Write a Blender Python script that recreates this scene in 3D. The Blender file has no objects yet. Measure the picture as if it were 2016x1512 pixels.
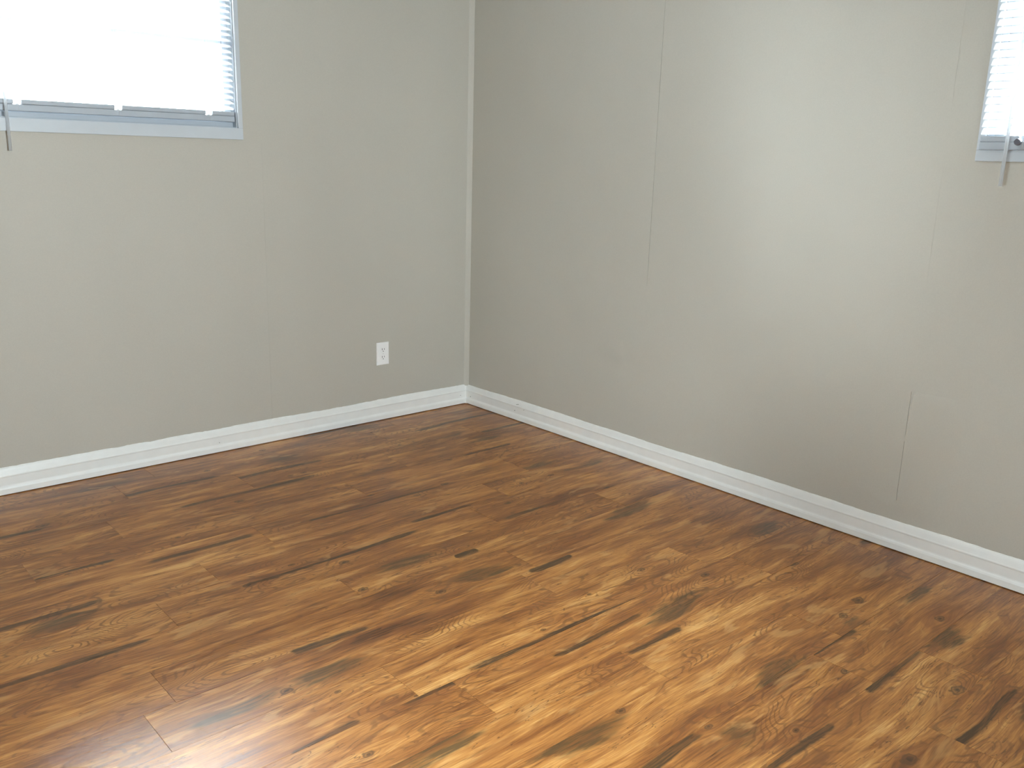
import bpy, bmesh, math, random
from mathutils import Matrix, Vector

# ------------------------------------------------------------------ camera, world, light
SC = bpy.context.scene
COL = SC.collection
cam_d = bpy.data.cameras.new('camera')
cam_d.sensor_width = 36.0
cam_d.lens = 1757.81 / 2016 * 36.0
cam_d.clip_start = 0.02
cam = bpy.data.objects.new('camera', cam_d)
COL.objects.link(cam)
RR = ((0.74668715, -0.66460254, 0.02760009), (0.14240617, 0.20025012, 0.96934018), (0.64975286, 0.71986343, -0.24416769))
m3 = Matrix((RR[0], RR[1], tuple(-c for c in RR[2]))).transposed()
cam.matrix_world = Matrix.Translation((-3.01245, -3.71472, 1.32)) @ m3.to_4x4()
SC.camera = cam

world = bpy.data.worlds.new('daylight_sky')
SC.world = world
world.use_nodes = True
bg = world.node_tree.nodes['Background']
bg.inputs['Color'].default_value = (0.87, 0.945, 1.0, 1)
bg.inputs['Strength'].default_value = 98.0

SC.view_settings.view_transform = 'Standard'
SC.view_settings.look = 'None'
SC.view_settings.gamma = 1.0
SC.view_settings.use_curve_mapping = False
SC.view_settings.exposure = -0.26
SC.cycles.max_bounces = 9
SC.cycles.diffuse_bounces = 6
SC.cycles.glossy_bounces = 3
SC.cycles.transmission_bounces = 4
SC.cycles.transparent_max_bounces = 12
SC.cycles.caustics_reflective = False
SC.cycles.caustics_refractive = False
SC.cycles.sample_clamp_indirect = 8.0
SC.cycles.use_denoising = True
SC.cycles.use_adaptive_sampling = True
SC.cycles.adaptive_threshold = 0.16
SC.cycles.adaptive_min_samples = 12

# room: baseboard faces meet at the origin; the walls lie WP behind them
WP = 0.014
X0, Y0, H = -4.10, -4.50, 2.40
R = random.Random(11)


def portal(name, loc, rot, sx, sy):
    """a sky portal in a window opening: guides the daylight of the world into the room"""
    l = bpy.data.lights.new(name, 'AREA')
    l.shape = 'RECTANGLE'
    l.size, l.size_y = sx, sy
    l.cycles.is_portal = True
    o = bpy.data.objects.new(name, l)
    o.location = loc
    o.rotation_euler = rot
    COL.objects.link(o)


# window openings: (wall coordinate a0, a1, z0, z1)
WL = (-2.226, -1.262, 1.415, 2.10)      # in the left wall, along x
WR = (-3.500, -2.540, 1.388, 2.08)      # in the right wall, along y
WB = (-2.65, -1.75, 0.95, 1.83)         # unseen window added behind the camera for fill daylight, along x
WS = (-3.70, -3.05, 0.72, 1.28)         # unseen window added in the side wall to brighten the right wall, along y
portal('sky_portal', ((WL[0] + WL[1]) / 2, 0.13, (WL[2] + WL[3]) / 2), (-math.pi / 2, 0, 0), WL[1] - WL[0], WL[3] - WL[2])
portal('sky_portal', (X0 - 0.13, (WS[0] + WS[1]) / 2, (WS[2] + WS[3]) / 2), (0, -math.pi / 2, 0), WS[3] - WS[2], WS[1] - WS[0])
portal('sky_portal', (0.13, (WR[0] + WR[1]) / 2, (WR[2] + WR[3]) / 2), (0, math.pi / 2, 0), WR[3] - WR[2], WR[1] - WR[0])
portal('sky_portal', ((WB[0] + WB[1]) / 2, Y0 - 0.13, (WB[2] + WB[3]) / 2), (math.pi / 2, 0, 0), WB[1] - WB[0], WB[3] - WB[2])


# ------------------------------------------------------------------ node helper
class S:
    """a socket with arithmetic"""
    nt = None

    def __init__(self, s):
        self.s = s

    @staticmethod
    def math(op, *a, clamp=False):
        n = S.nt.nodes.new('ShaderNodeMath')
        n.operation = op
        n.use_clamp = clamp
        for i, v in enumerate(a):
            if isinstance(v, S):
                S.nt.links.new(v.s, n.inputs[i])
            else:
                n.inputs[i].default_value = v
        return S(n.outputs[0])

    def __add__(self, o): return S.math('ADD', self, o)
    __radd__ = __add__
    def __sub__(self, o): return S.math('SUBTRACT', self, o)
    def __rsub__(self, o): return S.math('SUBTRACT', o, self)
    def __mul__(self, o): return S.math('MULTIPLY', self, o)
    __rmul__ = __mul__
    def __truediv__(self, o): return S.math('DIVIDE', self, o)


def xyz(x, y, z):
    n = S.nt.nodes.new('ShaderNodeCombineXYZ')
    for i, v in enumerate((x, y, z)):
        if isinstance(v, S):
            S.nt.links.new(v.s, n.inputs[i])
        else:
            n.inputs[i].default_value = v
    return S(n.outputs[0])


def sep(v):
    n = S.nt.nodes.new('ShaderNodeSeparateXYZ')
    S.nt.links.new(v.s, n.inputs[0])
    return S(n.outputs[0]), S(n.outputs[1]), S(n.outputs[2])


def noise(vec, scale=1.0, detail=2.0, rough=0.5, dist=0.0):
    n = S.nt.nodes.new('ShaderNodeTexNoise')
    S.nt.links.new(vec.s, n.inputs['Vector'])
    n.inputs['Scale'].default_value = scale
    n.inputs['Detail'].default_value = detail
    n.inputs['Roughness'].default_value = rough
    n.inputs['Distortion'].default_value = dist
    return S(n.outputs['Fac'])


def step(v, a, b):
    n = S.nt.nodes.new('ShaderNodeMapRange')
    n.interpolation_type = 'SMOOTHSTEP'
    S.nt.links.new(v.s, n.inputs[0])
    n.inputs[1].default_value, n.inputs[2].default_value = a, b
    return S(n.outputs[0])


def ramp(v, stops):
    n = S.nt.nodes.new('ShaderNodeValToRGB')
    e = n.color_ramp.elements
    while len(e) < len(stops):
        e.new(0.5)
    for el, (p, c) in zip(e, stops):
        el.position = p
        el.color = (*c, 1)
    S.nt.links.new(v.s, n.inputs[0])
    return S(n.outputs[0])


def mix(f, a, b, mode='MIX'):
    n = S.nt.nodes.new('ShaderNodeMix')
    n.data_type = 'RGBA'
    n.blend_type = mode
    for i, v in ((0, f), (6, a), (7, b)):
        if isinstance(v, S):
            S.nt.links.new(v.s, n.inputs[i])
        else:
            n.inputs[i].default_value = v if i == 0 else (*v, 1)
    return S(n.outputs[2])


def bump(h, strength, dist):
    n = S.nt.nodes.new('ShaderNodeBump')
    n.inputs['Strength'].default_value = strength
    n.inputs['Distance'].default_value = dist
    S.nt.links.new(h.s, n.inputs['Height'])
    return S(n.outputs[0])


def attr(name):
    n = S.nt.nodes.new('ShaderNodeAttribute')
    n.attribute_type = 'OBJECT'
    n.attribute_name = name
    return S(n.outputs['Vector']), S(n.outputs['Fac'])


def coord(which='Object'):
    return S(S.nt.nodes.new('ShaderNodeTexCoord').outputs[which])


def newmat(name):
    m = bpy.data.materials.new(name)
    m.use_nodes = True
    S.nt = m.node_tree
    return m, m.node_tree.nodes['Principled BSDF']


def link(s, inp):
    S.nt.links.new(s.s, inp)


def simple(name, col, rough=0.5, var=0.04, scale=14.0, bmp=0.0, bscale=300.0, spec=0.5):
    m, b = newmat(name)
    c = coord()
    n = noise(c, scale, 3.0)
    lo = tuple(x * (1 - var) for x in col)
    hi = tuple(min(1, x * (1 + var)) for x in col)
    link(ramp(n, [(0.3, lo), (0.7, hi)]), b.inputs['Base Color'])
    b.inputs['Roughness'].default_value = rough
    b.inputs['Specular IOR Level'].default_value = spec
    if bmp:
        link(bump(noise(c, bscale, 2.0), bmp, 0.001), b.inputs['Normal'])
    return m


# ------------------------------------------------------------------ materials
WALL_COL = (0.482, 0.454, 0.397)


def wall_material():
    m, b = newmat('greige_wall_paint')
    g = S(S.nt.nodes.new('ShaderNodeNewGeometry').outputs['Position'])
    x, y, z = sep(g)
    big = noise(xyz(x * 1.3, y * 1.3, z * 0.6), 1.0, 3.0, 0.6)
    fine = noise(g, 240.0, 2.0, 0.7)
    v = big * 0.5 + fine * 0.5
    c = ramp(v, [(0.32, tuple(k * 0.955 for k in WALL_COL)), (0.68, tuple(k * 1.045 for k in WALL_COL))])
    link(c, b.inputs['Base Color'])
    b.inputs['Roughness'].default_value = 0.50
    b.inputs['Specular IOR Level'].default_value = 0.22
    return m


def floor_material():
    m, b = newmat('acacia_laminate')
    u, v, _ = sep(coord())
    _, seed = attr('seed')
    _, tn = attr('tone')
    uo, vo = u + seed * 31.0, v + seed * 7.0
    drift = noise(xyz(uo * 2.2, vo * 3.0, seed), 1.0, 1.0) - 0.5
    wob = noise(xyz(uo * 50.0, vo * 75.0, seed), 1.0, 1.0) - 0.5
    # grain flows round the knots
    vw = v
    knot_dark = None
    knot_ring = None
    knot_far = None
    for k in ('k1', 'k2', 'k3'):
        ku, kv, ks = sep(attr(k)[0])
        ks2 = S.math('MAXIMUM', ks, 0.0005)
        du, dv = (u - ku) / ks2, (v - kv) / ks2
        d2 = du * du
        e2 = dv * dv
        g = S.math('EXPONENT', d2 * -0.035 - e2 * 0.14)
        vw = vw - dv * ks2 * g * 0.85
        knot_far = g if knot_far is None else knot_far + g
        r = S.math('SQRT', d2 * 0.60 + e2 * 1.7) + wob * 1.5
        core = 1.0 - step(r, 0.25, 0.95)
        ring = 1.0 - step(S.math('ABSOLUTE', r - 1.0), 0.05, 0.45)
        knot_dark = core if knot_dark is None else S.math('MAXIMUM', knot_dark, core)
        knot_ring = ring if knot_ring is None else S.math('MAXIMUM', knot_ring, ring)
    vg = vw + drift * 0.050 + seed * 7.0
    fine = noise(xyz(uo * 11.0, vg * 230.0, seed), 1.0, 2.0, 0.65)
    med = noise(xyz(uo * 3.4, vg * 36.0, seed), 1.0, 3.0, 0.58)
    broad = noise(xyz(uo * 2.0, vg * 11.0, seed + 4.0), 1.0, 2.0, 0.55)
    blot = noise(xyz(uo * 4.4, (vo + drift * 0.1) * 19.0, seed + 9.0), 1.0, 3.0, 0.62, 0.6)
    fig = noise(xyz(uo * 2.6, (v + drift * 0.06 + seed * 7.0) * 9.0, seed + 2.0), 1.0, 1.5, 0.5)
    # cathedral figure: growth ring contours round its centre, round the knots and along the grain
    cu, cv, cr = sep(attr('c1')[0])
    cr2 = S.math('MAXIMUM', cr, 0.0005)
    du = (u - cu) * 0.45 / cr2
    dv = (v - cv + drift * 0.03) / cr2
    env = S.math('EXPONENT', (du * du + dv * dv) * -1.6) * S.math('GREATER_THAN', cr, 0.01)
    field = fig + env * 0.42 + knot_far * 0.10 + wob * 0.012 + blot * 0.05
    lines = S.math('SINE', field * 150.0) * 0.5 + 0.5
    gap_mask = S.math('MAXIMUM', env * 1.2, step(blot + drift * 0.8, 0.44, 0.60))
    lines = step(lines, 0.62, 0.98) * gap_mask
    tone = med * 0.50 + broad * 0.62 + fine * 0.50 - 0.31
    tone = (tone - 0.5) * 1.80 + 0.52 + tn
    col = ramp(tone, [(0.06, (0.085, 0.029, 0.007)), (0.28, (0.205, 0.070, 0.015)), (0.50, (0.345, 0.131, 0.028)),
                      (0.72, (0.490, 0.215, 0.053)), (0.96, (0.680, 0.370, 0.122))])
    col = mix(step(blot, 0.52, 0.62) * 0.50, col, (0.225, 0.070, 0.015))
    col = mix((1.0 - step(blot, 0.33, 0.42)) * 0.45, col, (0.590, 0.320, 0.110))
    col = mix(lines * 0.62, col, (0.150, 0.056, 0.015))
    grain = step(fine * 0.7 + med * 0.4, 0.46, 0.62)
    crack = (1.0 - step(S.math('ABSOLUTE', med - 0.46), 0.0, 0.009)) * step(broad, 0.47, 0.55)
    col = mix(crack * 0.75, col, (0.095, 0.036, 0.011))
    dark = None
    for s in ('s1', 's2'):
        su, sv, sl = sep(attr(s)[0])
        sl2 = S.math('MAXIMUM', sl, 0.001)
        a = S.math('ABSOLUTE', (u - su) / sl2)
        d = (v - sv + drift * 0.035 + (broad - 0.5) * 0.03 + wob * 0.005) / (S.math('MAXIMUM', broad + med * 0.4 - 0.52, 0.0) * 0.045 + 0.0042)
        e = S.math('EXPONENT', d * d * -1.0) * (1.0 - step(a + (blot - 0.5) * 0.7, 0.75, 1.12))
        dark = e if dark is None else S.math('MAXIMUM', dark, e)
    dark = step(dark * (fine * 0.8 + med * 0.5 + 0.36), 0.16, 0.72)
    patch = None
    for s in ('p1', 'p2'):
        su, sv, sl = sep(attr(s)[0])
        sl2 = S.math('MAXIMUM', sl, 0.001)
        a = (u - su) / sl2
        d = (v - sv + drift * 0.06) / 0.042
        e = S.math('EXPONENT', (a * a * 1.6 + d * d) * -1.0)
        patch = e if patch is None else S.math('MAXIMUM', patch, e)
    patch = step(patch * 0.62 + (blot - 0.5) * 0.9 + (med - 0.5) * 0.8, 0.24, 0.52)
    col = mix(patch * (grain * 0.60 + 0.30), col, (0.080, 0.042, 0.013))
    col = mix(dark * (grain * 0.40 + 0.56), col, (0.056, 0.026, 0.008))
    col = mix(knot_ring * 0.80, col, (0.100, 0.042, 0.013))
    col = mix(S.math('MULTIPLY', knot_dark, 0.80 + wob * 1.2, clamp=True), col, (0.024, 0.013, 0.007))
    link(col, b.inputs['Base Color'])
    link(fine * 0.16 + 0.235, b.inputs['Roughness'])
    b.inputs['Specular IOR Level'].default_value = 0.60
    link(bump(fine, 0.14, 0.0008), b.inputs['Normal'])
    return m


def slat_material(name='white_vinyl_slat', trans=0.36):
    m = bpy.data.materials.new(name)
    m.use_nodes = True
    S.nt = m.node_tree
    nt = m.node_tree
    nt.nodes.clear()
    out = nt.nodes.new('ShaderNodeOutputMaterial')
    d = nt.nodes.new('ShaderNodeBsdfDiffuse')
    t = nt.nodes.new('ShaderNodeBsdfTranslucent')
    n = noise(coord(), 30.0, 2.0)
    link(ramp(n, [(0.3, (0.86, 0.87, 0.88)), (0.7, (0.90, 0.91, 0.92))]), d.inputs['Color'])
    t.inputs['Color'].default_value = (0.90, 0.93, 0.96, 1)
    mx = nt.nodes.new('ShaderNodeMixShader')
    mx.inputs[0].default_value = trans
    nt.links.new(d.outputs[0], mx.inputs[1])
    nt.links.new(t.outputs[0], mx.inputs[2])
    nt.links.new(mx.outputs[0], out.inputs[0])
    return m


def glass_material():
    m = bpy.data.materials.new('window_glass')
    m.use_nodes = True
    S.nt = m.node_tree
    nt = m.node_tree
    nt.nodes.clear()
    out = nt.nodes.new('ShaderNodeOutputMaterial')
    t = nt.nodes.new('ShaderNodeBsdfTransparent')
    t.inputs[0].default_value = (0.93, 0.96, 0.96, 1)
    g = nt.nodes.new('ShaderNodeBsdfGlossy')
    g.inputs['Roughness'].default_value = 0.02
    f = nt.nodes.new('ShaderNodeFresnel')
    f.inputs[0].default_value = 1.45
    mx = nt.nodes.new('ShaderNodeMixShader')
    nt.links.new(f.outputs[0], mx.inputs[0])
    nt.links.new(t.outputs[0], mx.inputs[1])
    nt.links.new(g.outputs[0], mx.inputs[2])
    nt.links.new(mx.outputs[0], out.inputs[0])
    return m


M_WALL = wall_material()
M_FLOOR = floor_material()
M_SLAT = slat_material()
M_GLASS = glass_material()
M_TRIM = simple('white_trim_paint', (0.80, 0.80, 0.775), 0.38, 0.02, 20.0, 0.05, 200.0)
M_CAULK = simple('white_caulk', (0.80, 0.80, 0.77), 0.6, 0.05, 60.0)
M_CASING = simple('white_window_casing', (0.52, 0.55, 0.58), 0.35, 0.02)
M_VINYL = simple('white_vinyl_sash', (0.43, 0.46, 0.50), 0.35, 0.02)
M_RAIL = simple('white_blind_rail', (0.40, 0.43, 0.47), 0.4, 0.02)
M_WAND = slat_material('clear_white_wand', 0.75)
M_PLATE = simple('white_plastic_plate', (0.86, 0.85, 0.84), 0.3, 0.01)
M_SLOT = simple('dark_slot', (0.035, 0.033, 0.030), 0.6, 0.1)
M_SCREW = simple('painted_screw', (0.70, 0.69, 0.67), 0.35, 0.03)
M_CEIL = simple('white_ceiling_paint', (0.52, 0.52, 0.51), 0.8, 0.03, 6.0, 0.2, 150.0)
M_SUB = simple('dark_underlay', (0.030, 0.022, 0.016), 0.9, 0.1)
M_CORD = simple('white_blind_cord', (0.82, 0.83, 0.84), 0.7, 0.03)
M_LATCH = simple('grey_latch', (0.16, 0.16, 0.19), 0.4, 0.05)


# ------------------------------------------------------------------ mesh helpers
def finish(name, bm, mat, parent=None, smooth=False, recalc=True):
    me = bpy.data.meshes.new(name)
    if recalc:
        bmesh.ops.recalc_face_normals(bm, faces=bm.faces)
    bm.to_mesh(me)
    bm.free()
    me.materials.append(mat)
    if smooth:
        for p in me.polygons:
            p.use_smooth = True
    o = bpy.data.objects.new(name, me)
    COL.objects.link(o)
    if parent:
        o.parent = parent
    return o


def box(bm, x0, x1, y0, y1, z0, z1, bev=0.0):
    r = bmesh.ops.create_cube(bm, size=1.0)
    vs = r['verts']
    for v in vs:
        v.co = Vector((x0 if v.co.x < 0 else x1, y0 if v.co.y < 0 else y1, z0 if v.co.z < 0 else z1))
    if bev:
        es = list({e for v in vs for e in v.link_edges})
        bmesh.ops.bevel(bm, geom=es, offset=bev, segments=2, affect='EDGES', profile=0.5)


def box_obj(name, b6, mat, parent=None, bev=0.0):
    bm = bmesh.new()
    box(bm, *b6, bev)
    return finish(name, bm, mat, parent)


def prism(name, prof, p0, p1, axis_u, mat, parent=None, mitre0=0.0, mitre1=0.0):
    """sweep a profile of (out, up) points along a straight line; mitre shifts the ends by out"""
    bm = bmesh.new()
    p0, p1 = Vector(p0), Vector(p1)
    d = (p1 - p0).normalized()
    au = Vector(axis_u)
    rings = []
    for p, mi in ((p0, mitre0), (p1, mitre1)):
        rings.append([bm.verts.new(p + au * o + Vector((0, 0, z)) + d * (o * mi)) for o, z in prof])
    n = len(prof)
    for i in range(n):
        j = (i + 1) % n
        bm.faces.new((rings[0][i], rings[0][j], rings[1][j], rings[1][i]))
    bm.faces.new(rings[0])
    bm.faces.new(list(reversed(rings[1])))
    return finish(name, bm, mat, parent)


def rod(name, p0, p1, r, mat, parent=None, seg=10, r1=None):
    bm = bmesh.new()
    p0, p1 = Vector(p0), Vector(p1)
    d = p1 - p0
    bmesh.ops.create_cone(bm, cap_ends=True, segments=seg, radius1=r, radius2=r if r1 is None else r1, depth=d.length)
    q = Vector((0, 0, 1)).rotation_difference(d.normalized())
    bmesh.ops.transform(bm, matrix=Matrix.Translation((p0 + p1) / 2) @ q.to_matrix().to_4x4(), verts=bm.verts)
    o = finish(name, bm, mat, parent)
    for p in o.data.polygons:
        p.use_smooth = len(p.vertices) == 4
    return o


def empty(name, loc=(0, 0, 0)):
    o = bpy.data.objects.new(name, None)
    o.empty_display_size = 0.1
    o.location = loc
    COL.objects.link(o)
    return o


def tag(o, label, cat=None, group=None, kind=None):
    o['label'] = label
    if cat:
        o['category'] = cat
    if group:
        o['group'] = group
    if kind:
        o['kind'] = kind
    return o


# ------------------------------------------------------------------ floor of planks
PW, PL, GAP = 0.1778, 1.2150, 0.00025
FEATS = [('s',-1.20,-.94,.33),('s',-1.57,-1.262,.34),('s',-1.55,-.525,.28),('s',-2.45,-.42,.22),('k',-1.897,-1.273,0.014),('k',-1.723,-1.227,0.008),('k',-1.580,-1.316,0.012),('k',-1.176,-0.855,0.012),('k',-1.614,-0.599,0.012),('k',-0.865,-0.934,0.012),('k',-1.031,-0.966,0.008),('k',-2.260,-0.396,0.014),('k',-1.759,-0.520,0.008),('k',-1.928,-0.786,0.007),('k',-2.305,-0.850,0.007),('k',-1.634,-1.518,0.012),('k',-1.454,-1.683,0.013),('k',-2.080,-1.865,0.012),('k',-0.794,-1.253,0.010),('k',-0.372,-0.764,0.009),('k',-0.353,-1.379,0.012),('k',-0.255,-1.738,0.010),('k',-0.386,-2.275,0.013),('k',-0.838,-1.976,0.010),('k',-1.101,-1.987,0.006),('k',-0.462,-2.549,0.016),('k',-0.593,-2.569,0.012),('k',-0.376,-2.767,0.013),('k',-0.873,-2.728,0.013),('k',-0.727,-2.964,0.016),('k',-1.487,-2.462,0.010),('k',-1.368,-2.639,0.008),('k',-1.217,-2.784,0.007),('k',-2.057,-2.206,0.010),('k',-0.658,-0.701,0.009),('k',-1.109,-3.013,0.016),('k',-1.984,-1.950,0.006),('k',-1.840,-2.090,0.006),('k',-1.364,-2.055,0.006),('s',-0.428,-0.694,0.150),('s',-1.296,-2.091,0.350),('s',-0.764,-2.631,0.120),('s',-0.769,-2.813,0.160),('s',-1.260,-2.828,0.140),('s',-1.540,-2.645,0.140),('s',-1.154,-2.297,0.120),('s',-1.753,-2.103,0.150),('s',-2.100,-2.087,0.100),('s',-1.036,-1.761,0.100),('s',-1.873,-1.724,0.120),('s',-1.767,-1.767,0.050),('s',-1.215,-1.518,0.050),('s',-1.063,-1.176,0.150),('s',-0.735,-1.366,0.200),('s',-2.479,-1.101,0.200),('s',-2.506,-1.399,0.250),('s',-2.276,-0.827,0.120),('s',-1.897,-0.928,0.200),('p',-1.424,-1.454,0.200),('p',-1.286,-1.659,0.180),('p',-1.971,-1.865,0.200),('p',-2.418,-1.170,0.180),('p',-0.482,-2.841,0.120),('p',-0.266,-2.654,0.140),('p',-0.206,-2.031,0.150),('p',-0.449,-1.588,0.250),('p',-0.426,-1.006,0.200),('p',-1.976,-0.133,0.250),('p',-1.377,-0.519,0.200),('p',-1.332,-2.695,0.120),('p',-1.922,-2.283,0.200),('p',-1.020,-2.609,0.140),('p',-0.609,-2.626,0.080),('p',-1.631,-2.474,0.200),('p',-2.206,-1.859,0.200),('c',-1.624,-1.864,0.090),('c',-1.320,-2.300,0.100),('c',-2.179,-1.681,0.080),('c',-1.230,-1.453,0.090),('c',-1.491,-2.375,0.080),('c',-0.488,-2.293,0.090),('c',-1.329,-1.762,0.070),('c',-2.151,-1.148,0.080),('c',-1.006,-1.521,0.070)]
floor = box_obj('floor', (X0 - 0.10, WP + 0.10, Y0 - 0.10, WP + 0.10, -0.030, -0.0085), M_SUB)
tag(floor, 'glossy knotty brown wood plank floor', 'floor', kind='structure')
JOINT = {0: -0.55, 1: -1.932, 2: -1.50, 3: -0.86, 4: -1.185, 5: -1.686, 6: -0.74, 7: -0.95, 8: -1.66, 9: -2.313, 10: -2.393,
         11: -0.62, 12: -1.732, 13: -1.28, 14: -0.71, 15: -0.868, 16: -0.61, 17: -0.95, 18: -0.30}
mesh_cache = {}


def plank_mesh(u0, u1, v0, v1):
    key = tuple(round(c, 4) for c in (u0, u1, v0, v1))
    if key in mesh_cache:
        return mesh_cache[key]
    bv, t = 0.0004, 0.008
    vs, fs = [], []
    for (ins, z) in ((0, -t), (0, -bv * 0.8), (bv, 0.0)):
        vs += [(u0 + ins, v0 + ins, z), (u1 - ins, v0 + ins, z), (u1 - ins, v1 - ins, z), (u0 + ins, v1 - ins, z)]
    fs.append((3, 2, 1, 0))
    for k in (0, 4):
        for i in range(4):
            j = (i + 1) % 4
            fs.append((k + i, k + j, k + 4 + j, k + 4 + i))
    fs.append((8, 9, 10, 11))
    me = bpy.data.meshes.new('plank')
    me.from_pydata(vs, [], fs)
    me.materials.append(M_FLOOR)
    mesh_cache[key] = me
    return me


row = 0
y_hi = WP - 0.006
while True:
    yb = -(0.1398 + PW * row)          # lower edge of this row
    if yb + PW <= Y0 + 0.002:
        break
    yc = yb + PW / 2
    xj = JOINT.get(row, -0.2 - R.random() * 1.1)
    while xj - PL < WP:
        xj += PL
    xe = xj
    while xe > X0:
        xa, xb = xe - PL, xe
        xc = (xa + xb) / 2
        flip = R.random() < 0.5
        sg = -1.0 if flip else 1.0
        ex0, ex1 = max(xa, X0 + 0.006), min(xb, WP - 0.006)
        ey0, ey1 = max(yb, Y0 + 0.006), min(yb + PW, WP - 0.006)
        if ex1 - ex0 > 0.02:
            us = sorted(((ex0 - xc + GAP) * sg, (ex1 - xc - GAP) * sg))
            vs = sorted(((ey0 - yc + GAP / 2) * sg, (ey1 - yc - GAP / 2) * sg))
            o = bpy.data.objects.new('plank', plank_mesh(us[0], us[1], vs[0], vs[1]))
            o.parent = floor
            o.location = (xc, yc, R.uniform(-0.00022, 0.0))
            tilt = R.gauss(0, 0.0010)
            if row == 10 and abs(xb + 2.393) < 0.01:
                tilt = 0.006 * sg
            o.rotation_euler = (tilt, R.gauss(0, 0.00010), math.pi if flip else 0.0)
            COL.objects.link(o)
            slots = {'k': [], 's': [], 'p': [], 'c': []}
            for t, fx, fy, a in FEATS:
                if xa <= fx < xb and yb <= fy < yb + PW:
                    slots[t].append(((fx - xc) * sg, (fy - yc) * sg, a))
            slots['k'].sort(key=lambda q: -q[2])
            if not any(slots.values()):
                ru = lambda: R.uniform(-0.5, 0.5)
                rv = lambda: R.uniform(-0.06, 0.06)
                for q in range(R.choice((0, 1, 2))):
                    slots['k'].append((ru(), rv(), R.uniform(0.007, 0.013)))
                if R.random() < 0.6:
                    slots['s'].append((ru(), rv(), R.uniform(0.1, 0.3)))
                if R.random() < 0.6:
                    slots['p'].append((ru(), rv(), R.uniform(0.1, 0.22)))
                if R.random() < 0.4:
                    slots['c'].append((ru(), rv() * 0.3, 0.08))
            for t, nmax in (('k', 3), ('s', 2), ('p', 2), ('c', 1)):
                for q in range(nmax):
                    o['%s%d' % (t, q + 1)] = list(slots[t][q]) if q < len(slots[t]) else [9.0, 9.0, 0.0]
            o['seed'] = R.uniform(0.0, 6.0)
            o['tone'] = R.gauss(0.0, 0.022)
        xe -= PL
    row += 1


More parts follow.
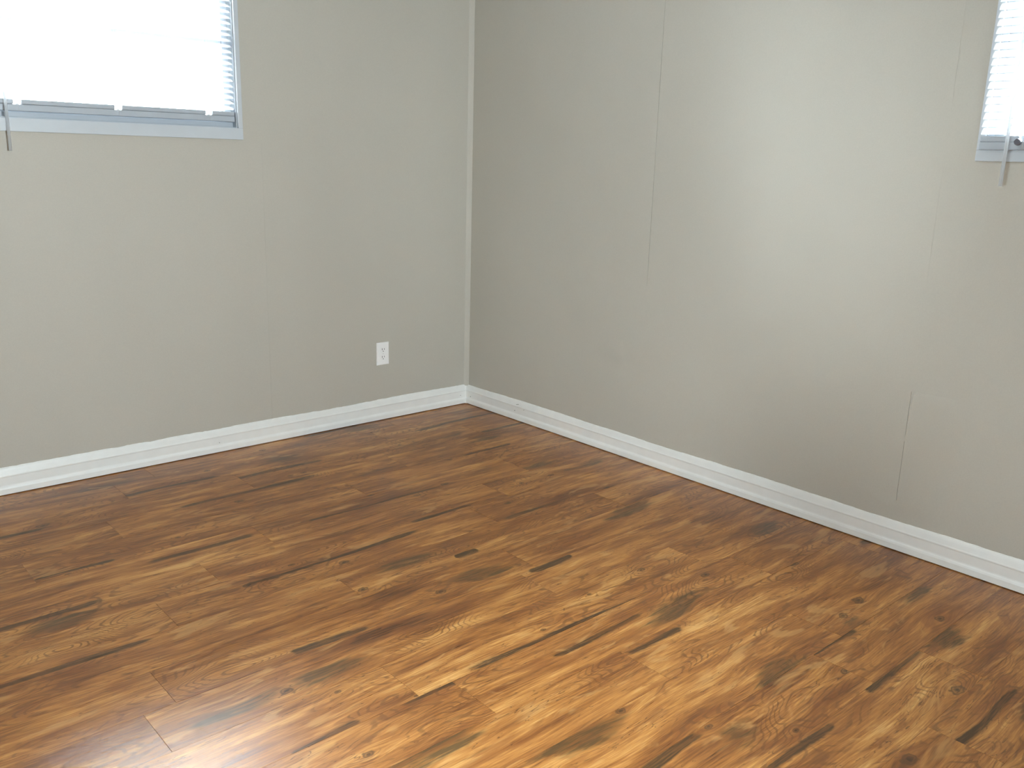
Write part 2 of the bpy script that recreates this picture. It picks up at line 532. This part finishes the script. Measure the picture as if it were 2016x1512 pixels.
# ------------------------------------------------------------------ walls of panels
def wall_shell(name, along, hole, plane, sign, a0, a1, seams, label, holes_bow=0.0, open_seams=()):
    """wall = backing with a window hole + its panels. along 'x' or 'y'; plane = face coordinate; sign = +1 outward"""
    t_p, t_w = 0.012, 0.10

    def put(bm, a, b, z0, z1, d0, d1):
        lo, hi = sorted((plane + sign * d0, plane + sign * d1))
        if along == 'x':
            box(bm, a, b, lo, hi, z0, z1)
        else:
            box(bm, lo, hi, a, b, z0, z1)

    bm = bmesh.new()
    holes = sorted(hole)
    a = a0
    for (h0, h1, hz0, hz1) in holes:
        put(bm, a, h0, -0.02, H, t_p + 0.0005, t_w)
        put(bm, h0, h1, -0.02, hz0, t_p + 0.0005, t_w)
        put(bm, h0, h1, hz1, H, t_p + 0.0005, t_w)
        a = h1
    put(bm, a, a1, -0.02, H, t_p + 0.0005, t_w)
    root = finish(name, bm, M_SEAM if seams else M_WALL)
    tag(root, label, 'wall', kind='structure')
    edges = [a1] + [s for s in seams] + [a0]
    g = 0.00085
    for i in range(len(edges) - 1):
        hi, lo = edges[i], edges[i + 1]
        pa, pb = lo + (g if i < len(edges) - 2 else 0), hi - (g if i > 0 else 0)
        # a grid with a slight bow, the window cut out
        as_, zs = [], []
        na = max(2, int((pb - pa) / 0.10))
        as_ = [pa + (pb - pa) * k / na for k in range(na + 1)]
        zs = [H * k / 24 for k in range(25)]
        inside = [h for h in holes if pa < h[0] and pb > h[1]]
        inh = bool(inside)
        hole = inside[0] if inh else None
        if inh:
            as_ = sorted(set([a for a in as_ if all(abs(a - q) > 0.02 for q in hole[:2])] + [hole[0], hole[1]]))
            zs = sorted(set([z for z in zs if all(abs(z - q) > 0.02 for q in hole[2:])] + [hole[2], hole[3]]))
        ph = R.uniform(0, 6.28)
        bm = bmesh.new()
        fr, bk = {}, {}
        for ia, a in enumerate(as_):
            for iz, z in enumerate(zs):
                s = (a - pa) / (pb - pa)
                bow = holes_bow * math.sin(math.pi * s) * math.sin(2.1 * z + ph) * math.sin(math.pi * min(1, max(0, z / H)))
                if inh and hole[0] - 0.15 < a < hole[1] + 0.15 and z > hole[2] - 0.1:
                    bow *= 0.1
                for dct, d in ((fr, -bow), (bk, t_p)):
                    q = plane + sign * d
                    dct[ia, iz] = bm.verts.new((a, q, z) if along == 'x' else (q, a, z))
        cells = set()
        for ia in range(len(as_) - 1):
            for iz in range(len(zs) - 1):
                ca, cz = (as_[ia] + as_[ia + 1]) / 2, (zs[iz] + zs[iz + 1]) / 2
                if inh and hole[0] < ca < hole[1] and hole[2] < cz < hole[3]:
                    continue
                cells.add((ia, iz))
        for (ia, iz) in cells:
            c = [(ia, iz), (ia + 1, iz), (ia + 1, iz + 1), (ia, iz + 1)]
            fa = bm.faces.new([fr[k] for k in c])
            fb = bm.faces.new([bk[k] for k in c])
            for f, s in ((fa, -sign), (fb, sign)):
                f.normal_update()
                if (f.normal.y if along == 'x' else f.normal.x) * s < 0:
                    f.normal_flip()
            for (di, dz, k0, k1) in ((0, -1, 0, 1), (1, 0, 1, 2), (0, 1, 2, 3), (-1, 0, 3, 0)):
                if (ia + di, iz + dz) not in cells:
                    bm.faces.new([bm.verts.new(q.co) for q in (fr[c[k0]], fr[c[k1]], bk[c[k1]], bk[c[k0]])])
        bmesh.ops.delete(bm, geom=[v for v in bm.verts if not v.link_faces], context='VERTS')
        p = finish('wall_panel', bm, M_WALL, root, recalc=False)
        for f in p.data.polygons:
            nrm = f.normal
            comp = nrm.y if along == 'x' else nrm.x
            f.use_smooth = comp * sign < -0.9
    # joints painted over for part of their height
    for s, spans in zip(seams, open_seams):
        z = 0.0
        for (z0, z1, dep) in spans:
            if z0 > z:
                bm = bmesh.new()
                put(bm, s - g, s + g, z, z0, 0.0, t_p)
                finish('joint_filler', bm, M_WALL, root)
            if dep:
                bm = bmesh.new()
                put(bm, s - g, s + g, z0, z1, dep, t_p)
                finish('joint_filler', bm, M_WALL, root)
            z = z1
        if z < H:
            bm = bmesh.new()
            put(bm, s - g, s + g, z, H, 0.0, t_p)
            finish('joint_filler', bm, M_WALL, root)
    return root


M_SEAM = simple('dark_gap_behind_panels', (0.05, 0.047, 0.042), 0.9, 0.05)
wall_left = wall_shell('wall_left', 'x', [WL], WP, 1, X0 - 0.10, WP, (-1.155, -2.374, -3.640),
                       'greige painted panel wall with wide window and outlet', 0.0015,
                       (((0.10, 0.42, 0.0006), (0.42, 1.36, 0.0004)), (), ()))
wall_right = wall_shell('wall_right', 'y', [WR], WP, 1, Y0 - 0.10, WP, (-1.2205, -2.419, -3.640),
                        'greige painted panel wall with long seams and corner window', 0.0022,
                        (((0.80, H, 0.0035),), ((0.18, 0.40, 0.0022), (0.42, 0.58, 0.0014), (0.70, 0.76, 0.0003), (0.95, 1.35, 0.0004), (1.5, 1.9, 0.0004)), ()))
# a repaired spot: filler feathered out on the right wall beside the second seam
bm = bmesh.new()
NP, NQ = 16, 22
gv = []
for i in range(NP + 1):
    for j in range(NQ + 1):
        yy = -2.424 - 0.185 * i / NP
        zz = 0.30 + 0.285 * j / NQ
        dr = min((yy + 2.609) / 0.045, 1.0)
        dl = min((-2.424 - yy) / 0.010, 1.0)
        dt = min((0.585 - zz - 0.05 * max(0, (-2.54 - yy) / 0.07) ** 2) / 0.022, 1.0)
        db = min((zz - 0.30) / 0.16, 1.0)
        h = 1.0
        for d in (dr, dl, dt, db):
            d = max(0.0, d)
            h *= d * d * (3 - 2 * d)
        gv.append(bm.verts.new((WP + 0.0006 - 0.0030 * h, yy, zz)))
for i in range(NP):
    for j in range(NQ):
        k = i * (NQ + 1) + j
        bm.faces.new((gv[k], gv[k + 1], gv[k + NQ + 2], gv[k + NQ + 1]))
finish('wall_patch', bm, M_WALL, wall_right, True)
wall_back = wall_shell('wall_back', 'x', [WB], Y0, -1, X0 - 0.10, WP + 0.10, (), 'greige painted wall behind the viewer')
wall_side = wall_shell('wall_side', 'y', [WS], X0, -1, Y0 - 0.10, WP + 0.10, (), 'greige painted wall opposite the seamed wall')
ceiling = box_obj('ceiling', (X0 - 0.1, WP + 0.1, Y0 - 0.1, WP + 0.1, H, H + 0.05), M_CEIL)
tag(ceiling, 'white painted ceiling', 'ceiling', kind='structure')

# corner trim strip painted like the wall
pr = bmesh.new()
cw = 0.020
pts = [(WP, WP), (WP - cw, WP), (WP - cw * 0.55, WP - cw * 0.40), (WP - cw * 0.40, WP - cw * 0.55), (WP, WP - cw)]
lo = [pr.verts.new((x, y, 0.100)) for x, y in pts]
hi = [pr.verts.new((x, y, H)) for x, y in pts]
for i in range(5):
    j = (i + 1) % 5
    pr.faces.new((lo[i], lo[j], hi[j], hi[i]))
pr.faces.new(lo)
pr.faces.new(list(reversed(hi)))
trim = finish('trim_1', pr, M_WALL)
tag(trim, 'narrow greige corner strip between the two walls', 'trim', kind='structure')

# ------------------------------------------------------------------ baseboards
BH = 0.104
PROF = [(0.0, 0.003), (0.0138, 0.003), (0.0140, 0.005), (0.0140, 0.024), (0.0122, 0.0300), (0.0095, 0.0345), (0.0088, 0.038), (0.0098, 0.070),
        (0.0112, 0.073), (0.0112, 0.0765), (0.0098, 0.0800), (0.0058, 0.0960), (0.0040, 0.1015), (0.0030, BH), (0.0, BH)]


def caulk(parent, along, a0, a1, jit):
    """thin wavy bead of caulk along the baseboard's top edge"""
    bm = bmesh.new()
    n = int(abs(a1 - a0) / 0.012)
    prev = None
    h = 0.002
    for i in range(n + 1):
        a = a0 + (a1 - a0) * i / n
        h = max(0.0006, min(0.0055, h + R.gauss(0, jit)))
        pts = [(0.0028, BH - 0.0012), (0.0018, BH + h * 0.5), (0.0004, BH + h), (0.0, BH + h), (0.0, BH - 0.0012)]
        vs = [bm.verts.new((a, WP - d, z) if along == 'x' else (WP - d, a, z)) for d, z in pts]
        if prev:
            for k in range(4):
                bm.faces.new((prev[k], prev[k + 1], vs[k + 1], vs[k]))
        prev = vs
    return finish('caulk_bead', bm, M_CAULK, parent)


bl = prism('baseboard_left', PROF, (WP, WP, 0), (X0, WP, 0), (0, -1, 0), M_TRIM, None, 1.0, -1.0)
tag(bl, 'white moulded baseboard under the outlet', 'baseboard', kind='structure')
caulk(bl, 'x', WP - 0.004, X0, 0.0009)
br = prism('baseboard_right', PROF, (WP, WP, 0), (WP, Y0, 0), (-1, 0, 0), M_TRIM, None, 1.0, -1.0)
tag(br, 'white moulded baseboard under the seamed wall', 'baseboard', kind='structure')
caulk(br, 'y', WP - 0.004, Y0, 0.0005)
bb = prism('baseboard_back', PROF, (X0, Y0, 0), (WP, Y0, 0), (0, 1, 0), M_TRIM, None, 1.0, -1.0)
tag(bb, 'white moulded baseboard behind the viewer', 'baseboard', kind='structure')
bs = prism('baseboard_side', PROF, (X0, Y0, 0), (X0, WP, 0), (1, 0, 0), M_TRIM, None, 1.0, -1.0)
tag(bs, 'white moulded baseboard on the far side wall', 'baseboard', kind='structure')
for yy, zz in ((-0.47, 0.068), (-0.40, 0.050), (-0.415, 0.085), (-0.425, 0.088), (-0.035, 0.045)):
    rod('nail_hole', (WP - 0.0086, yy, zz), (WP - 0.0116, yy, zz), 0.0016, M_SLOT, br, 8)
for xx, zz in ((-1.42, 0.045), (-0.035, 0.050)):
    rod('nail_hole', (xx, WP - 0.0082, zz), (xx, WP - 0.0102, zz), 0.0016, M_SLOT, bl, 8)


# ------------------------------------------------------------------ windows
def window(name, along, hole, plane, sign, label, casing_side, casing_bot, inner=True, latch=None):
    """casing on the wall, jambs, sash frame and panes in the opening; sign = +1 outward"""
    h0, h1, z0, z1 = hole

    def bx(nm, a, b, za, zb, d0, d1, mat, bev=0.0, parent=None):
        lo, hi = sorted((plane + sign * d0, plane + sign * d1))
        six = (a, b, lo, hi, za, zb) if along == 'x' else (lo, hi, a, b, za, zb)
        return box_obj(nm, six, mat, parent if parent else root, bev)

    root = empty(name)
    tag(root, label, 'window', kind='structure')
    cs, cb = casing_side, casing_bot
    t = 0.0125
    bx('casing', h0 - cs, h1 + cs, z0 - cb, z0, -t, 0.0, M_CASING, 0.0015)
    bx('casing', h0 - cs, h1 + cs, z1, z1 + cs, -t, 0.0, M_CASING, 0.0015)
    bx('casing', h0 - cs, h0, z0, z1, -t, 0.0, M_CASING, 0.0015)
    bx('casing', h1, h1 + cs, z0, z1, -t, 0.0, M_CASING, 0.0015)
    jt = 0.004
    bx('jamb', h0, h0 + jt, z0, z1, 0.0005, 0.10, M_VINYL)
    bx('jamb', h1 - jt, h1, z0, z1, 0.0005, 0.10, M_VINYL)
    bx('jamb', h0 + jt, h1 - jt, z1 - jt, z1, 0.0005, 0.10, M_VINYL)
    bx('sill', h0 + jt, h1 - jt, z0, z0 + jt, 0.0005, 0.10, M_VINYL)
    fz = z0 + jt
    # sash: bottom rail with a stepped profile, stiles, top rail, meeting rail
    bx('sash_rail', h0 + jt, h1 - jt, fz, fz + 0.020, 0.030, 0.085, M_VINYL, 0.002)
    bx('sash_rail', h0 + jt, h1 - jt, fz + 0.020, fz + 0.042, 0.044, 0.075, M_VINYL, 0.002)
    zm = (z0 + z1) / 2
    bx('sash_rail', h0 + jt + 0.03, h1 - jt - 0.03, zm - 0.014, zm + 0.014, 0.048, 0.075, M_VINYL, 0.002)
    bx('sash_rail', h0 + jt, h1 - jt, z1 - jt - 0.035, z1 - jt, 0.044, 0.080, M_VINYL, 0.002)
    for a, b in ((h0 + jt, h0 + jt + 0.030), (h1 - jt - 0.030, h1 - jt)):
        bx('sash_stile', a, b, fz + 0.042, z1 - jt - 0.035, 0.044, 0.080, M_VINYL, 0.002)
    for za, zb in ((fz + 0.042, zm - 0.014), (zm + 0.014, z1 - jt - 0.035)):
        bx('pane', h0 + jt + 0.030, h1 - jt - 0.030, za, zb, 0.060, 0.063, M_GLASS)
    if latch is not None:
        rail = bx('latch', latch - 0.014, latch + 0.014, fz + 0.008, fz + 0.030, 0.016, 0.030, M_LATCH, 0.005)
    return root


window('window_1', 'x', WL, WP, 1, 'white framed window glowing behind a blind, left of the corner', 0.020, 0.047)
window('window_2', 'y', WR, WP, 1, 'white framed window glowing behind a blind, at the right edge', 0.022, 0.034)
window('added_window_side', 'y', WS, X0, -1, 'unseen white framed window added for fill daylight opposite the seamed wall', 0.05, 0.05)
window('added_window_back', 'x', WB, Y0, -1, 'small white framed window added behind the viewer for fill daylight', 0.05, 0.05)


def blind(along, hole, plane, sign, z_bot, ladders, wand_a, wand_z, label, tilt=34.0, ext=0.0, shift=0.0, knob=None):
    """1 inch mini blind: headrail, slats, ladder cords, bottom rail with notches at the ladders, tilt wand"""
    h0, h1, z0, z1 = hole
    a0, a1 = h0 + 0.0065 - ext, h1 - 0.0065 + ext
    plane = plane + sign * shift
    dep = 0.015
    am = (a0 + a1) / 2

    def pt(a, d, z):
        return (a, plane + sign * d, z) if along == 'x' else (plane + sign * d, a, z)

    def bx(nm, a, b, za, zb, d0, d1, mat, bev=0.0, parent=None):
        lo, hi = sorted((plane + sign * d0, plane + sign * d1))
        six = (a, b, lo, hi, za, zb) if along == 'x' else (lo, hi, a, b, za, zb)
        o = box_obj(nm, six, mat, None, bev)
        o.parent = parent if parent else root
        o.matrix_parent_inverse = root.matrix_world.inverted()
        return o

    root = empty('window_blind', (0, 0, 0))
    tag(root, label, 'blind', 'white mini blinds')
    bx('headrail', a0, a1, z1 - 0.030, z1 - 0.005, 0.003, 0.028, M_RAIL, 0.002)
    # one slat mesh shared by all
    bm = bmesh.new()
    w = 0.025
    th = math.radians(tilt)
    cols = []
    for k in range(5):
        s = (k / 4 - 0.5) * w
        crown = 0.0022 * (1 - (2 * k / 4 - 1) ** 2)
        d = s * math.cos(th) - crown * math.sin(th)
        z = s * math.sin(th) + crown * math.cos(th)
        cols.append([bm.verts.new(pt(a, d, z) if False else ((a, sign * d, z) if along == 'x' else (sign * d, a, z))) for a in (a0, a1)])
    for k in range(4):
        bm.faces.new((cols[k][0], cols[k][1], cols[k + 1][1], cols[k + 1][0]))
    first = finish('slat', bm, M_SLAT, root, True)
    pitch = 0.0225
    z = z_bot + 0.014
    zs = []
    while z < z1 - 0.040:
        zs.append(z)
        z += pitch
    off = Vector((0, plane + sign * dep, 0)) if along == 'x' else Vector((plane + sign * dep, 0, 0))
    for i, z in enumerate(zs):
        o = first
        if i:
            o = first.copy()
            COL.objects.link(o)
            o.parent = root
        o.location = off + Vector((0, 0, z))
        o.rotation_euler = (R.gauss(0, 0.012), 0, 0) if along == 'x' else (0, R.gauss(0, 0.012), 0)
    # bottom rail: continuous bar and the upper lip interrupted at each ladder
    rb = z_bot - 0.042
    bx('bottom_rail', a0, a1, rb, rb + 0.024, 0.004, 0.026, M_RAIL, 0.003)
    cuts = [a0] + [x for l in sorted(ladders) for x in (l - 0.013, l + 0.013)] + [a1]
    for i in range(0, len(cuts), 2):
        bx('rail_lip', cuts[i], cuts[i + 1], rb + 0.024, z_bot, 0.005, 0.025, M_RAIL, 0.0035)
    for l in ladders:
        for d in (0.0022, 0.0278):
            rod('ladder_cord', pt(l, d, rb + 0.006), pt(l, d, z1 - 0.03), 0.0007, M_CORD, root, 6)
        bx('rail_plug', l - 0.004, l + 0.004, rb + 0.023, rb + 0.028, 0.010, 0.020, M_CORD, 0.001)
    if knob is not None:
        rod('cord_knob', pt(knob, 0.0045, z_bot - 0.018), pt(knob, -0.008, z_bot - 0.018), 0.011, M_LATCH, root, 14, 0.008)
    # wand on a hook in front of the headrail
    wd = rod('tilt_wand', pt(wand_a, -0.021, wand_z), pt(wand_a, -0.021, z1 - 0.030), 0.0056, M_WAND, root, 6)
    tag(wd, 'clear white tilt wand')
    rod('wand_hook', pt(wand_a, -0.021, z1 - 0.026), pt(wand_a, 0.006, z1 - 0.020), 0.0018, M_WAND, root, 8)
    return root


blind('x', WL, WP, 1, 1.482, (-2.1007, -1.7444, -1.3792), -2.146, 1.299,
      'white mini blind with tilt wand in the window left of the corner')
blind('y', WR, WP, 1, 1.430, (-2.660, -3.02, -3.38), -2.624, 1.280,
      'white mini blind with tilt wand in the window at the right edge', tilt=54.0, ext=0.013, shift=-0.042, knob=-2.646)

# ------------------------------------------------------------------ outlet
ox, oz = -0.538, 0.346
outlet = empty('wall_outlet', (ox, WP, oz))
tag(outlet, 'white duplex electrical outlet low on the wall beside the corner', 'outlet')


def rel(name, b6, mat, parent, bev=0.0):
    return box_obj(name, b6, mat, parent, bev)


pw, ph = 0.0365, 0.0582
bm = bmesh.new()
prof = [(0.0, 0.0), (0.0, -0.0035), (0.0030, -0.0062)]
rings = []
for ins, d in prof:
    rings.append([bm.verts.new((sx * (pw - ins), d, sz * (ph - ins))) for sx, sz in ((-1, -1), (1, -1), (1, 1), (-1, 1))])
for a, b in zip(rings, rings[1:]):
    for i in range(4):
        j = (i + 1) % 4
        bm.faces.new((a[i], a[j], b[j], b[i]))
bm.faces.new(rings[-1])
bm.faces.new(list(reversed(rings[0])))
finish('cover_plate', bm, M_PLATE, outlet)
for zc in (0.0195, -0.0195):
    bm = bmesh.new()
    n = 20
    lo, hi = [], []
    for k in range(n):
        a = 2 * math.pi * k / n
        x, z = 0.0172 * math.cos(a), 0.0172 * math.sin(a)
        z = max(-0.0138, min(0.0138, z))
        lo.append(bm.verts.new((x, -0.0058, zc + z)))
        hi.append(bm.verts.new((x * 0.97, -0.0078, zc + z * 0.97)))
    for k in range(n):
        j = (k + 1) % n
        bm.faces.new((lo[k], lo[j], hi[j], hi[k]))
    bm.faces.new(hi)
    bm.faces.new(list(reversed(lo)))
    rec = finish('receptacle', bm, M_PLATE, outlet)
    rel('slot', (-0.0078, -0.0052, -0.0081, -0.0076, zc - 0.0005, zc + 0.0088), M_SLOT, rec)
    rel('slot', (0.0052, 0.0076, -0.0081, -0.0076, zc + 0.0005, zc + 0.0080), M_SLOT, rec)
    rod('ground_hole', (0, -0.0076, zc - 0.0068), (0, -0.0081, zc - 0.0068), 0.0024, M_SLOT, rec, 10)
rod('screw', (0, -0.0060, 0), (0, -0.0072, 0), 0.0030, M_SCREW, outlet, 12)
